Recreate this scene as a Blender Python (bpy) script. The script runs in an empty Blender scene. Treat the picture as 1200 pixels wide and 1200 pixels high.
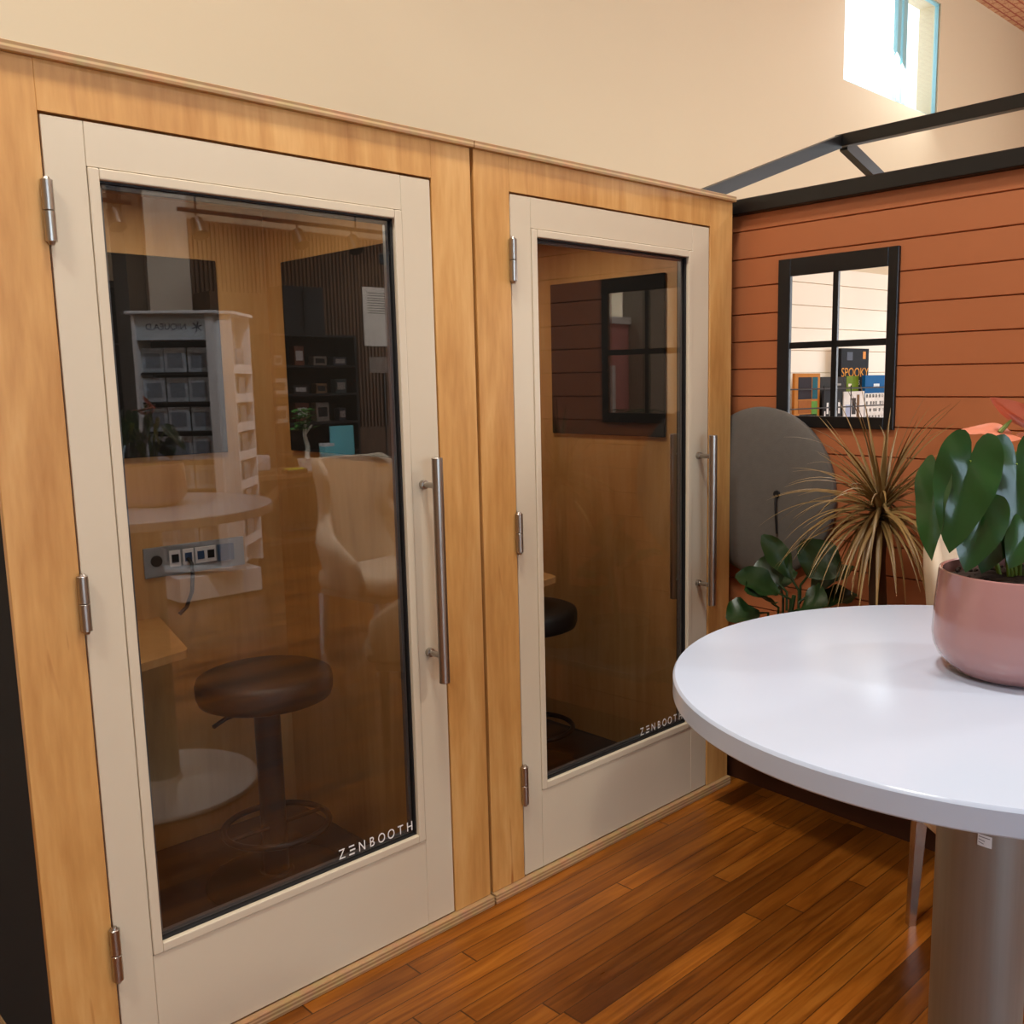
import bpy, bmesh, math, random
from mathutils import Vector, Matrix
random.seed(7)
S = bpy.context.scene
COL = S.collection
PI = math.pi

# ------------------------------------------------------------------ helpers
def lin(r, g, b):
    f = lambda c: (c/255)/12.92 if c/255 <= .04045 else ((c/255+.055)/1.055)**2.4
    return (f(r), f(g), f(b), 1)

class MB:
    """collects shapes, links them as ONE mesh object"""
    def __init__(s): s.bm = bmesh.new()
    def poly(s, pts):
        try: return s.bm.faces.new([s.bm.verts.new(p) for p in pts])
        except ValueError: return None
    def box(s, x0, x1, y0, y1, z0, z1, bev=0, seg=2):
        r = bmesh.ops.create_cube(s.bm, size=1)
        vs = r['verts']
        for v in vs:
            v.co = Vector(((x0+x1)/2+v.co.x*(x1-x0), (y0+y1)/2+v.co.y*(y1-y0), (z0+z1)/2+v.co.z*(z1-z0)))
        if bev:
            es = list({e for v in vs for e in v.link_edges})
            bmesh.ops.bevel(s.bm, geom=es, offset=bev, segments=seg, affect='EDGES', profile=.5)
        return s
    def prism(s, pts, z0, z1, axis='z'):
        """closed outline pts (a,b) extruded along an axis"""
        def P(a, b, c):
            return {'z': (a, b, c), 'y': (a, c, b), 'x': (c, a, b)}[axis]
        A = [s.bm.verts.new(P(a, b, z0)) for a, b in pts]; B = [s.bm.verts.new(P(a, b, z1)) for a, b in pts]
        n = len(pts); s.bm.faces.new(A); s.bm.faces.new(B[::-1])
        for i in range(n): s.bm.faces.new((A[i], B[i], B[(i+1) % n], A[(i+1) % n]))
        return s
    def tube(s, pts, r, n=12, cap=True, closed=False):
        pts = [Vector(p) for p in pts]; rs = r if isinstance(r, (list, tuple)) else [r]*len(pts)
        rings = []; prev = None
        for i, p in enumerate(pts):
            if closed: d = pts[(i+1) % len(pts)]-pts[i-1]
            else: d = pts[min(i+1, len(pts)-1)]-pts[max(i-1, 0)]
            d.normalize()
            if prev is None:
                a = Vector((0, 0, 1)) if abs(d.z) < .9 else Vector((1, 0, 0)); u = d.cross(a).normalized()
            else: u = (prev-d*prev.dot(d)).normalized()
            prev = u; w = d.cross(u)
            rings.append([s.bm.verts.new(p+(u*math.cos(2*PI*k/n)+w*math.sin(2*PI*k/n))*rs[i]) for k in range(n)])
        m = len(rings)
        for i in range(m if closed else m-1):
            A, B = rings[i], rings[(i+1) % m]
            for k in range(n): s.bm.faces.new((A[k], A[(k+1) % n], B[(k+1) % n], B[k]))
        if cap and not closed: s.bm.faces.new(rings[0][::-1]); s.bm.faces.new(rings[-1])
        return s
    def lathe(s, prof, n=48, c=(0, 0, 0), sx=1, sy=1, close=False):
        """prof: (radius, z) list from bottom to top"""
        rings = []
        for r, z in prof:
            if r < 1e-6: rings.append([s.bm.verts.new((c[0], c[1], c[2]+z))])
            else: rings.append([s.bm.verts.new((c[0]+sx*r*math.cos(2*PI*k/n), c[1]+sy*r*math.sin(2*PI*k/n), c[2]+z)) for k in range(n)])
        for A, B in zip(rings, rings[1:]):
            for k in range(n):
                k2 = (k+1) % n
                if len(A) == 1 and len(B) == 1: continue
                if len(A) == 1: s.bm.faces.new((A[0], B[k2], B[k]))
                elif len(B) == 1: s.bm.faces.new((A[k], A[k2], B[0]))
                else: s.bm.faces.new((A[k], A[k2], B[k2], B[k]))
        return s
    def grid(s, f, nu, nv):
        V = [[s.bm.verts.new(f(i/nu, j/nv)) for j in range(nv+1)] for i in range(nu+1)]
        for i in range(nu):
            for j in range(nv): s.bm.faces.new((V[i][j], V[i+1][j], V[i+1][j+1], V[i][j+1]))
        return s
    def add(s, o):
        me = bpy.data.meshes.new('t'); o.bm.to_mesh(me); s.bm.from_mesh(me); bpy.data.meshes.remove(me); return s
    def build(s, name, m, parent=None, loc=None, rotz=0, smooth=None, M=None):
        if M is not None: s.bm.transform(M)
        bmesh.ops.recalc_face_normals(s.bm, faces=s.bm.faces)
        me = bpy.data.meshes.new(name); s.bm.to_mesh(me); s.bm.free()
        if smooth is not None:
            me.shade_smooth(); me.set_sharp_from_angle(angle=math.radians(smooth))
        o = bpy.data.objects.new(name, me); COL.objects.link(o)
        me.materials.append(m)
        if parent: o.parent = parent
        if loc is not None: o.location = loc
        o.rotation_euler[2] = rotz
        return o

def tag(o, label=None, cat=None, group=None, kind=None):
    if label: o['label'] = label
    if cat: o['category'] = cat
    if group: o['group'] = group
    if kind: o['kind'] = kind
    return o
def empty(name, loc=(0, 0, 0), rotz=0, label=None, cat=None, group=None):
    o = bpy.data.objects.new(name, None); COL.objects.link(o); o.location = loc; o.rotation_euler[2] = rotz
    o.empty_display_size = .05
    return tag(o, label, cat, group)
def struct(o): o['kind'] = 'structure'; return o
def copy_tree(o, parent=None):
    c = o.copy(); COL.objects.link(c)
    if parent: c.parent = parent
    for ch in list(o.children): copy_tree(ch, c)
    return c
def text_mb(body, size, M, ext=.0004, align='LEFT', spacing=1.0):
    cu = bpy.data.curves.new('t', 'FONT'); cu.body = body; cu.size = size; cu.extrude = ext; cu.align_x = align
    cu.space_character = spacing
    o = bpy.data.objects.new('t', cu); COL.objects.link(o)
    dg = bpy.context.evaluated_depsgraph_get(); me = bpy.data.meshes.new_from_object(o.evaluated_get(dg))
    mb = MB(); mb.bm.from_mesh(me); mb.bm.transform(M)
    bpy.data.objects.remove(o); bpy.data.curves.remove(cu); bpy.data.meshes.remove(me)
    return mb
def arc(c, r, a0, a1, n):
    return [(c[0]+r*math.cos(a0+(a1-a0)*i/n), c[1]+r*math.sin(a0+(a1-a0)*i/n)) for i in range(n+1)]

# ------------------------------------------------------------------ materials
MATS = {}
def base(name):
    m = bpy.data.materials.new(name); m.use_nodes = True
    nt = m.node_tree; b = nt.nodes['Principled BSDF']; MATS[name] = m
    return m, nt, b
def N(nt, t, **k):
    n = nt.nodes.new(t)
    for a, v in k.items():
        if a in n.inputs: n.inputs[a].default_value = v
        else: setattr(n, a, v)
    return n
def plain(name, col, rough=.5, metal=0., var=.06, scale=8, bump=0, bscale=200, coat=0, spec=.5, stretch=(1, 1, 1)):
    m, nt, b = base(name)
    tc = N(nt, 'ShaderNodeTexCoord'); mp = N(nt, 'ShaderNodeMapping'); mp.inputs['Scale'].default_value = stretch
    nt.links.new(tc.outputs['Object'], mp.inputs['Vector'])
    nz = N(nt, 'ShaderNodeTexNoise', Scale=scale, Detail=4.0); nt.links.new(mp.outputs[0], nz.inputs['Vector'])
    mx = N(nt, 'ShaderNodeMix', data_type='RGBA'); mx.inputs[6].default_value = tuple(c*(1-var) for c in col[:3])+(1,)
    mx.inputs[7].default_value = tuple(min(1, c*(1+var)) for c in col[:3])+(1,)
    nt.links.new(nz.outputs['Fac'], mx.inputs[0]); nt.links.new(mx.outputs[2], b.inputs['Base Color'])
    b.inputs['Roughness'].default_value = rough; b.inputs['Metallic'].default_value = metal
    b.inputs['Coat Weight'].default_value = coat; b.inputs['Coat Roughness'].default_value = .08
    b.inputs['Specular IOR Level'].default_value = spec
    if bump:
        n2 = N(nt, 'ShaderNodeTexNoise', Scale=bscale, Detail=2.0); nt.links.new(mp.outputs[0], n2.inputs['Vector'])
        bp = N(nt, 'ShaderNodeBump', Strength=bump, Distance=.002); nt.links.new(n2.outputs['Fac'], bp.inputs['Height'])
        nt.links.new(bp.outputs[0], b.inputs['Normal'])
    return m
def ramp(nt, stops):
    r = N(nt, 'ShaderNodeValToRGB'); e = r.color_ramp.elements
    e[0].position, e[0].color = stops[0]; e[1].position, e[1].color = stops[-1]
    for p, c in stops[1:-1]:
        x = e.new(p); x.color = c
    return r
def wood(name, c0, c1, c2, scale=1., rough=.42, axis='z', fleck=None, coat=.15):
    m, nt, b = base(name)
    tc = N(nt, 'ShaderNodeTexCoord'); mp = N(nt, 'ShaderNodeMapping')
    mp.inputs['Scale'].default_value = {'z': (7*scale, 7*scale, .9*scale), 'x': (.9*scale, 7*scale, 7*scale), 'y': (7*scale, .9*scale, 7*scale)}[axis]
    nt.links.new(tc.outputs['Object'], mp.inputs['Vector'])
    n1 = N(nt, 'ShaderNodeTexNoise', Scale=1.1, Detail=5.0, Distortion=1.6); nt.links.new(mp.outputs[0], n1.inputs['Vector'])
    n2 = N(nt, 'ShaderNodeTexNoise', Scale=9., Detail=6.0); nt.links.new(mp.outputs[0], n2.inputs['Vector'])
    ad = N(nt, 'ShaderNodeMix'); ad.inputs[0].default_value = .35
    nt.links.new(n1.outputs['Fac'], ad.inputs[2]); nt.links.new(n2.outputs['Fac'], ad.inputs[3])
    r = ramp(nt, [(.3, c0), (.5, c1), (.7, c2)]); nt.links.new(ad.outputs[0], r.inputs[0])
    out = r.outputs[0]
    if fleck:
        n3 = N(nt, 'ShaderNodeTexNoise', Scale=3.2, Detail=3.0, Distortion=.6); nt.links.new(mp.outputs[0], n3.inputs['Vector'])
        r3 = ramp(nt, [(.68, (0, 0, 0, 1)), (.76, (1, 1, 1, 1))]); nt.links.new(n3.outputs['Fac'], r3.inputs[0])
        mx = N(nt, 'ShaderNodeMix', data_type='RGBA'); mx.inputs[7].default_value = fleck
        nt.links.new(r3.outputs[0], mx.inputs[0]); nt.links.new(out, mx.inputs[6]); out = mx.outputs[2]
    nt.links.new(out, b.inputs['Base Color'])
    b.inputs['Roughness'].default_value = rough; b.inputs['Coat Weight'].default_value = coat; b.inputs['Coat Roughness'].default_value = .25
    return m
def ply(name):
    m, nt, b = base(name)
    tc = N(nt, 'ShaderNodeTexCoord'); sp = N(nt, 'ShaderNodeSeparateXYZ'); nt.links.new(tc.outputs['Object'], sp.inputs[0])
    mu = N(nt, 'ShaderNodeMath', operation='MULTIPLY'); mu.inputs[1].default_value = 190.; nt.links.new(sp.outputs[2], mu.inputs[0])
    fr = N(nt, 'ShaderNodeMath', operation='PINGPONG'); fr.inputs[1].default_value = 1.; nt.links.new(mu.outputs[0], fr.inputs[0])
    r = ramp(nt, [(.25, lin(224, 188, 136)), (.6, lin(176, 134, 88))]); nt.links.new(fr.outputs[0], r.inputs[0])
    nz = N(nt, 'ShaderNodeTexNoise', Scale=30.); mx = N(nt, 'ShaderNodeMix', data_type='RGBA', blend_type='MULTIPLY'); mx.inputs[0].default_value = .4
    nt.links.new(tc.outputs['Object'], nz.inputs['Vector'])
    nt.links.new(r.outputs[0], mx.inputs[6]); nt.links.new(nz.outputs['Color'], mx.inputs[7]); nt.links.new(mx.outputs[2], b.inputs['Base Color'])
    b.inputs['Roughness'].default_value = .6
    return m
def floor_mat():
    m, nt, b = base('pine_strip_floor')
    tc = N(nt, 'ShaderNodeTexCoord'); sp = N(nt, 'ShaderNodeSeparateXYZ'); nt.links.new(tc.outputs['Object'], sp.inputs[0])
    W = .062
    dv = N(nt, 'ShaderNodeMath', operation='DIVIDE'); dv.inputs[1].default_value = W; nt.links.new(sp.outputs[1], dv.inputs[0])
    fl = N(nt, 'ShaderNodeMath', operation='FLOOR'); nt.links.new(dv.outputs[0], fl.inputs[0])
    fr = N(nt, 'ShaderNodeMath', operation='FRACT'); nt.links.new(dv.outputs[0], fr.inputs[0])
    wn = N(nt, 'ShaderNodeTexWhiteNoise', noise_dimensions='1D'); nt.links.new(fl.outputs[0], wn.inputs['W'])
    off = N(nt, 'ShaderNodeMath', operation='MULTIPLY_ADD'); off.inputs[1].default_value = 3.1
    nt.links.new(wn.outputs['Value'], off.inputs[0]); nt.links.new(sp.outputs[0], off.inputs[2])
    dl = N(nt, 'ShaderNodeMath', operation='DIVIDE'); dl.inputs[1].default_value = 1.35; nt.links.new(off.outputs[0], dl.inputs[0])
    fl2 = N(nt, 'ShaderNodeMath', operation='FLOOR'); nt.links.new(dl.outputs[0], fl2.inputs[0])
    fr2 = N(nt, 'ShaderNodeMath', operation='FRACT'); nt.links.new(dl.outputs[0], fr2.inputs[0])
    cb = N(nt, 'ShaderNodeCombineXYZ'); nt.links.new(fl.outputs[0], cb.inputs[0]); nt.links.new(fl2.outputs[0], cb.inputs[1])
    wn2 = N(nt, 'ShaderNodeTexWhiteNoise', noise_dimensions='3D'); nt.links.new(cb.outputs[0], wn2.inputs['Vector'])
    # grain: noise stretched along the boards, shifted per board
    sc = N(nt, 'ShaderNodeVectorMath', operation='MULTIPLY'); sc.inputs[1].default_value = (1.6, 26, 1); nt.links.new(tc.outputs['Object'], sc.inputs[0])
    sh = N(nt, 'ShaderNodeVectorMath', operation='MULTIPLY_ADD'); sh.inputs[1].default_value = (40, 40, 40)
    nt.links.new(wn2.outputs['Color'], sh.inputs[0]); nt.links.new(sc.outputs[0], sh.inputs[2])
    n1 = N(nt, 'ShaderNodeTexNoise', Scale=2.2, Detail=7.0, Distortion=.7); nt.links.new(sh.outputs[0], n1.inputs['Vector'])
    n2 = N(nt, 'ShaderNodeTexNoise', Scale=2.3, Detail=3.0); nt.links.new(tc.outputs['Object'], n2.inputs['Vector'])
    r = ramp(nt, [(.22, lin(100, 55, 14)), (.48, lin(138, 80, 20)), (.78, lin(164, 104, 36))]); nt.links.new(n1.outputs['Fac'], r.inputs[0])
    tone = ramp(nt, [(0, (.36, .31, .29, 1)), (.35, (.75, .68, .6, 1)), (.75, (1, .97, .9, 1)), (1, (1.15, 1.05, .95, 1))]); nt.links.new(wn2.outputs['Value'], tone.inputs[0])
    mx = N(nt, 'ShaderNodeMix', data_type='RGBA', blend_type='MULTIPLY'); mx.inputs[0].default_value = 1.
    nt.links.new(r.outputs[0], mx.inputs[6]); nt.links.new(tone.outputs[0], mx.inputs[7])
    r2 = ramp(nt, [(.3, (.72, .7, .68, 1)), (.62, (1.1, 1.08, 1.05, 1))]); nt.links.new(n2.outputs['Fac'], r2.inputs[0])
    mx2 = N(nt, 'ShaderNodeMix', data_type='RGBA', blend_type='MULTIPLY'); mx2.inputs[0].default_value = .9
    nt.links.new(mx.outputs[2], mx2.inputs[6]); nt.links.new(r2.outputs[0], mx2.inputs[7])
    # dark joints
    def edge(o, w):
        a = N(nt, 'ShaderNodeMath', operation='PINGPONG'); a.inputs[1].default_value = .5; nt.links.new(o, a.inputs[0])
        c = N(nt, 'ShaderNodeMath', operation='LESS_THAN'); c.inputs[1].default_value = w; nt.links.new(a.outputs[0], c.inputs[0]); return c.outputs[0]
    mxm = N(nt, 'ShaderNodeMath', operation='MAXIMUM'); nt.links.new(edge(dv.outputs[0], .022), mxm.inputs[0]); nt.links.new(edge(dl.outputs[0], .0016), mxm.inputs[1])
    mj = N(nt, 'ShaderNodeMath', operation='MULTIPLY'); mj.inputs[1].default_value = .8; nt.links.new(mxm.outputs[0], mj.inputs[0])
    mx3 = N(nt, 'ShaderNodeMix', data_type='RGBA'); mx3.inputs[7].default_value = lin(40, 18, 6)
    nt.links.new(mj.outputs[0], mx3.inputs[0]); nt.links.new(mx2.outputs[2], mx3.inputs[6])
    nt.links.new(mx3.outputs[2], b.inputs['Base Color'])
    rr = N(nt, 'ShaderNodeMapRange'); rr.inputs['To Min'].default_value = .22; rr.inputs['To Max'].default_value = .42; nt.links.new(n1.outputs['Fac'], rr.inputs['Value'])
    nt.links.new(rr.outputs[0], b.inputs['Roughness'])
    bp = N(nt, 'ShaderNodeBump', Strength=.25, Distance=.002); iv = N(nt, 'ShaderNodeMath', operation='SUBTRACT'); iv.inputs[0].default_value = 1
    nt.links.new(mxm.outputs[0], iv.inputs[1]); nt.links.new(iv.outputs[0], bp.inputs['Height']); nt.links.new(bp.outputs[0], b.inputs['Normal'])
    b.inputs['Specular IOR Level'].default_value = .4
    return m
def glass_mat(name, f0, tint):
    m, nt, b = base(name); nt.nodes.remove(b); out = nt.nodes['Material Output']
    g = N(nt, 'ShaderNodeNewGeometry'); dt = N(nt, 'ShaderNodeVectorMath', operation='DOT_PRODUCT')
    nt.links.new(g.outputs['Normal'], dt.inputs[0]); nt.links.new(g.outputs['Incoming'], dt.inputs[1])
    ab = N(nt, 'ShaderNodeMath', operation='ABSOLUTE'); nt.links.new(dt.outputs['Value'], ab.inputs[0])
    om = N(nt, 'ShaderNodeMath', operation='SUBTRACT'); om.inputs[0].default_value = 1; nt.links.new(ab.outputs[0], om.inputs[1])
    pw = N(nt, 'ShaderNodeMath', operation='POWER'); pw.inputs[1].default_value = 5; nt.links.new(om.outputs[0], pw.inputs[0])
    ma = N(nt, 'ShaderNodeMath', operation='MULTIPLY_ADD'); ma.inputs[1].default_value = 1-f0; ma.inputs[2].default_value = f0; nt.links.new(pw.outputs[0], ma.inputs[0])
    t = N(nt, 'ShaderNodeBsdfTransparent', Color=tint); gl = N(nt, 'ShaderNodeBsdfGlossy', Roughness=0.)
    mx = N(nt, 'ShaderNodeMixShader'); nt.links.new(ma.outputs[0], mx.inputs[0]); nt.links.new(t.outputs[0], mx.inputs[1]); nt.links.new(gl.outputs[0], mx.inputs[2])
    nt.links.new(mx.outputs[0], out.inputs['Surface'])
    return m
def emit(name, col, st):
    m, nt, b = base(name); b.inputs['Base Color'].default_value = col
    b.inputs['Emission Color'].default_value = col; b.inputs['Emission Strength'].default_value = st; return m

maple = wood('maple_veneer', lin(182, 126, 62), lin(206, 153, 86), lin(222, 174, 108), fleck=lin(166, 104, 46))
maple_in = wood('maple_lining', lin(184, 138, 84), lin(202, 156, 98), lin(212, 168, 112), coat=0)
plyw = ply('plywood_edge')
doorp = plain('warm_grey_lacquer', lin(212, 198, 172), .38, var=.02)
blackr = plain('black_rubber', lin(14, 13, 13), .6)
blackp = plain('black_paint', lin(17, 17, 18), .35, var=.1)
blackf = plain('black_felt', lin(9, 8, 8), .95, bump=.2, bscale=400)
steel = plain('brushed_steel', lin(176, 168, 158), .3, 1., var=.08, scale=3, stretch=(60, 60, 1))
spacer = plain('grey_spacer_bar', lin(120, 122, 124), .4, .6)
tint_glass = glass_mat('door_glass', .085, (.86, .85, .84, 1))
carpet = plain('dark_carpet', lin(38, 33, 31), .95, bump=.4, bscale=500, var=.2)
white_ink = plain('white_vinyl_lettering', lin(238, 236, 230), .5, var=.01)
leather = plain('black_vinyl', lin(16, 13, 12), .5, bump=.15, bscale=60)
darkmetal = plain('dark_painted_steel', lin(26, 25, 25), .4, .3)
siding = plain('terracotta_paint', lin(178, 107, 66), .42, var=.05, scale=5)
shiplap = plain('cream_paint', lin(226, 210, 182), .5, var=.02)
wallp = plain('beige_wall_paint', lin(216, 200, 168), .8, var=.02, scale=1.5)
ceilp = plain('white_ceiling_paint', lin(236, 228, 214), .8, var=.02, scale=1.5)
white_lam = plain('white_laminate', lin(192, 206, 226), .22, var=.01)
white_p = plain('white_melamine', lin(232, 232, 232), .4, var=.02)
chrome = plain('brushed_nickel', lin(146, 145, 140), .4, .55, var=.1, scale=3, stretch=(50, 50, 1))
polished = plain('polished_nickel', lin(205, 200, 192), .22, 1., var=.03)
boucle = plain('cream_upholstery', lin(214, 198, 172), .9, bump=.3, bscale=300)
greyfelt = plain('grey_felt', lin(98, 93, 86), .95, bump=.35, bscale=260, var=.12, scale=40)
pinkpot = plain('pink_glaze', lin(170, 124, 120), .16, var=.03, coat=.6)
soil = plain('potting_soil', lin(46, 32, 24), .95, bump=1., bscale=90, var=.5, scale=60)
leafg = plain('glossy_green_leaf', lin(26, 66, 22), .28, var=.35, scale=14, coat=.3)
leafd = plain('dark_green_leaf', lin(28, 52, 18), .4, var=.35, scale=10)
leafy = plain('young_green_leaf', lin(132, 140, 28), .35, var=.2)
stemg = plain('green_stem', lin(104, 124, 40), .45, var=.2)
blades = plain('bronze_green_blade', lin(134, 108, 62), .45, var=.6, scale=9)
bark = plain('brown_bark', lin(70, 50, 34), .9, bump=.6, bscale=60, var=.3, scale=20)
spathe = plain('salmon_spathe', lin(214, 132, 104), .3, var=.12, scale=20)
terrac = plain('dark_planter', lin(54, 46, 42), .6, var=.1)

# ------------------------------------------------------------------ camera
F_PX, YAW, PITCH, ROLL = 1132.292, .796557, .147862, -.013416
CAM = Vector((-.21529, -2.00821, 1.48999))
Fv = Vector((math.sin(YAW)*math.cos(PITCH), math.cos(YAW)*math.cos(PITCH), -math.sin(PITCH)))
R0 = Vector((math.cos(YAW), -math.sin(YAW), 0)); U0 = R0.cross(Fv)
Rv = R0*math.cos(ROLL)+U0*math.sin(ROLL); Uv = U0*math.cos(ROLL)-R0*math.sin(ROLL)
cd = bpy.data.cameras.new('camera'); cam = bpy.data.objects.new('camera', cd); COL.objects.link(cam)
m3 = Matrix((Rv, Uv, -Fv)).transposed().to_4x4(); m3.translation = CAM; cam.matrix_world = m3
cd.sensor_width = 36; cd.lens = F_PX/1200*36; cd.shift_x = -.06503; cd.shift_y = .01266; cd.clip_start = .05
S.camera = cam

# ------------------------------------------------------------------ room shell
XL, XR, YF, YB, ZC = -4., 12., -7.6, 2., 4.93
struct(MB().box(XL, XR, YF, YB+.2, -.1, 0).build('floor', floor_mat()))
w = MB()                                             # back wall with the clerestory opening
wx0, wx1, wz0, wz1 = 6.87, 8.52, 3.76, 4.72
w.box(XL, wx0, YB, YB+.2, 0, ZC); w.box(wx1, XR, YB, YB+.2, 0, ZC); w.box(wx0, wx1, YB, YB+.2, 0, wz0); w.box(wx0, wx1, YB, YB+.2, wz1, ZC)
struct(w.build('wall_back', wallp))
struct(MB().box(XL-.2, XL, YF-.2, YB+.2, 0, ZC).build('wall_left', plain('brown_store_wall', lin(150, 128, 100), .8, var=.03)))
rw = MB(); rw.box(XR, XR+.2, YF-.2, -6.6, 0, ZC); rw.box(XR, XR+.2, -2.4, YB+.2, 0, ZC); rw.box(XR, XR+.2, -6.6, -2.4, 0, .7); rw.box(XR, XR+.2, -6.6, -2.4, 3.3, ZC)
struct(rw.build('wall_right', MATS['brown_store_wall']))
fw = MB(); fx0, fx1, fz0, fz1 = -3.2, 1.6, .6, 3.2
fw.box(XL, fx0, YF-.2, YF, 0, ZC); fw.box(fx1, XR, YF-.2, YF, 0, ZC); fw.box(fx0, fx1, YF-.2, YF, 0, fz0); fw.box(fx0, fx1, YF-.2, YF, fz1, ZC)
struct(fw.build('wall_front', wallp))
# pressed ceiling with a red line pattern
m, nt, b = base('patterned_ceiling')
tc = N(nt, 'ShaderNodeTexCoord'); mp = N(nt, 'ShaderNodeMapping'); nt.links.new(tc.outputs['Object'], mp.inputs['Vector'])
mp.inputs['Rotation'].default_value = (0, 0, 0)
bk = N(nt, 'ShaderNodeTexBrick', Scale=1.0); bk.inputs['Color1'].default_value = lin(226, 186, 146); bk.inputs['Color2'].default_value = lin(214, 168, 128)
bk.inputs['Mortar'].default_value = lin(176, 84, 62); bk.inputs['Mortar Size'].default_value = .008; bk.inputs['Brick Width'].default_value = .16; bk.inputs['Row Height'].default_value = .075
nt.links.new(mp.outputs[0], bk.inputs['Vector'])
vo = N(nt, 'ShaderNodeTexVoronoi', Scale=14., feature='DISTANCE_TO_EDGE'); nt.links.new(mp.outputs[0], vo.inputs['Vector'])
lt = N(nt, 'ShaderNodeMath', operation='LESS_THAN'); lt.inputs[1].default_value = .035; nt.links.new(vo.outputs['Distance'], lt.inputs[0])
hm = N(nt, 'ShaderNodeMath', operation='MULTIPLY'); hm.inputs[1].default_value = .55; nt.links.new(lt.outputs[0], hm.inputs[0])
mx = N(nt, 'ShaderNodeMix', data_type='RGBA'); mx.inputs[7].default_value = lin(188, 96, 72)
nt.links.new(hm.outputs[0], mx.inputs[0]); nt.links.new(bk.outputs['Color'], mx.inputs[6]); nt.links.new(mx.outputs[2], b.inputs['Base Color']); b.inputs['Roughness'].default_value = .6
struct(MB().box(XL-.2, XR+.2, YF-.2, YB+.2, ZC, ZC+.1).build('ceiling', m))
# clerestory window
framec = plain('pale_blue_window_frame', lin(150, 200, 208), .4, var=.03)
pane = glass_mat('clear_glass', .03, (.96, .97, .98, 1))
f = MB(); fr = .012
f.box(wx0, wx0+fr, YB+.015, YB+.05, wz0, wz1); f.box(wx1-fr, wx1, YB+.015, YB+.05, wz0, wz1); f.box(wx0, wx1, YB+.015, YB+.05, wz0, wz0+fr); f.box(wx0, wx1, YB+.015, YB+.05, wz1-fr, wz1)
f.box(7.76, 7.82, YB+.015, YB+.05, wz0, wz1); f.box(7.86, 7.93, YB+.015, YB+.05, wz0, wz1)
w1 = struct(f.build('window_1', framec))
MB().box(wx0+fr, wx1-fr, YB+.03, YB+.036, wz0+fr, wz1-fr).build('pane', pane, w1)
# storefront windows behind the camera and on the right
def big_window(nm, box, axis, n):
    f = MB(); x0, x1, z0, z1, d0 = box; g = MB()
    def bx(mb, a0, a1, d, e, z_0, z_1):
        mb.box(a0, a1, d, e, z_0, z_1) if axis == 'x' else mb.box(d, e, a0, a1, z_0, z_1)
    bx(f, x0, x1, d0, d0+.08, z0, z0+.06); bx(f, x0, x1, d0, d0+.08, z1-.06, z1)
    for i in range(n+1):
        c = x0+(x1-x0)*i/n; bx(f, max(x0, c-.03), min(x1, c+.03), d0, d0+.08, z0, z1)
    bx(g, x0+.03, x1-.03, d0+.035, d0+.045, z0+.05, z1-.05)
    o = struct(f.build(nm, plain(nm+'_frame', lin(60, 58, 56), .4))); g.build('pane', pane, o)
big_window('window_2', (fx0, fx1, fz0, fz1, YF-.14), 'x', 4)
big_window('window_3', (-6.6, -2.4, .7, 3.3, XR+.06), 'y', 4)

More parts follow.
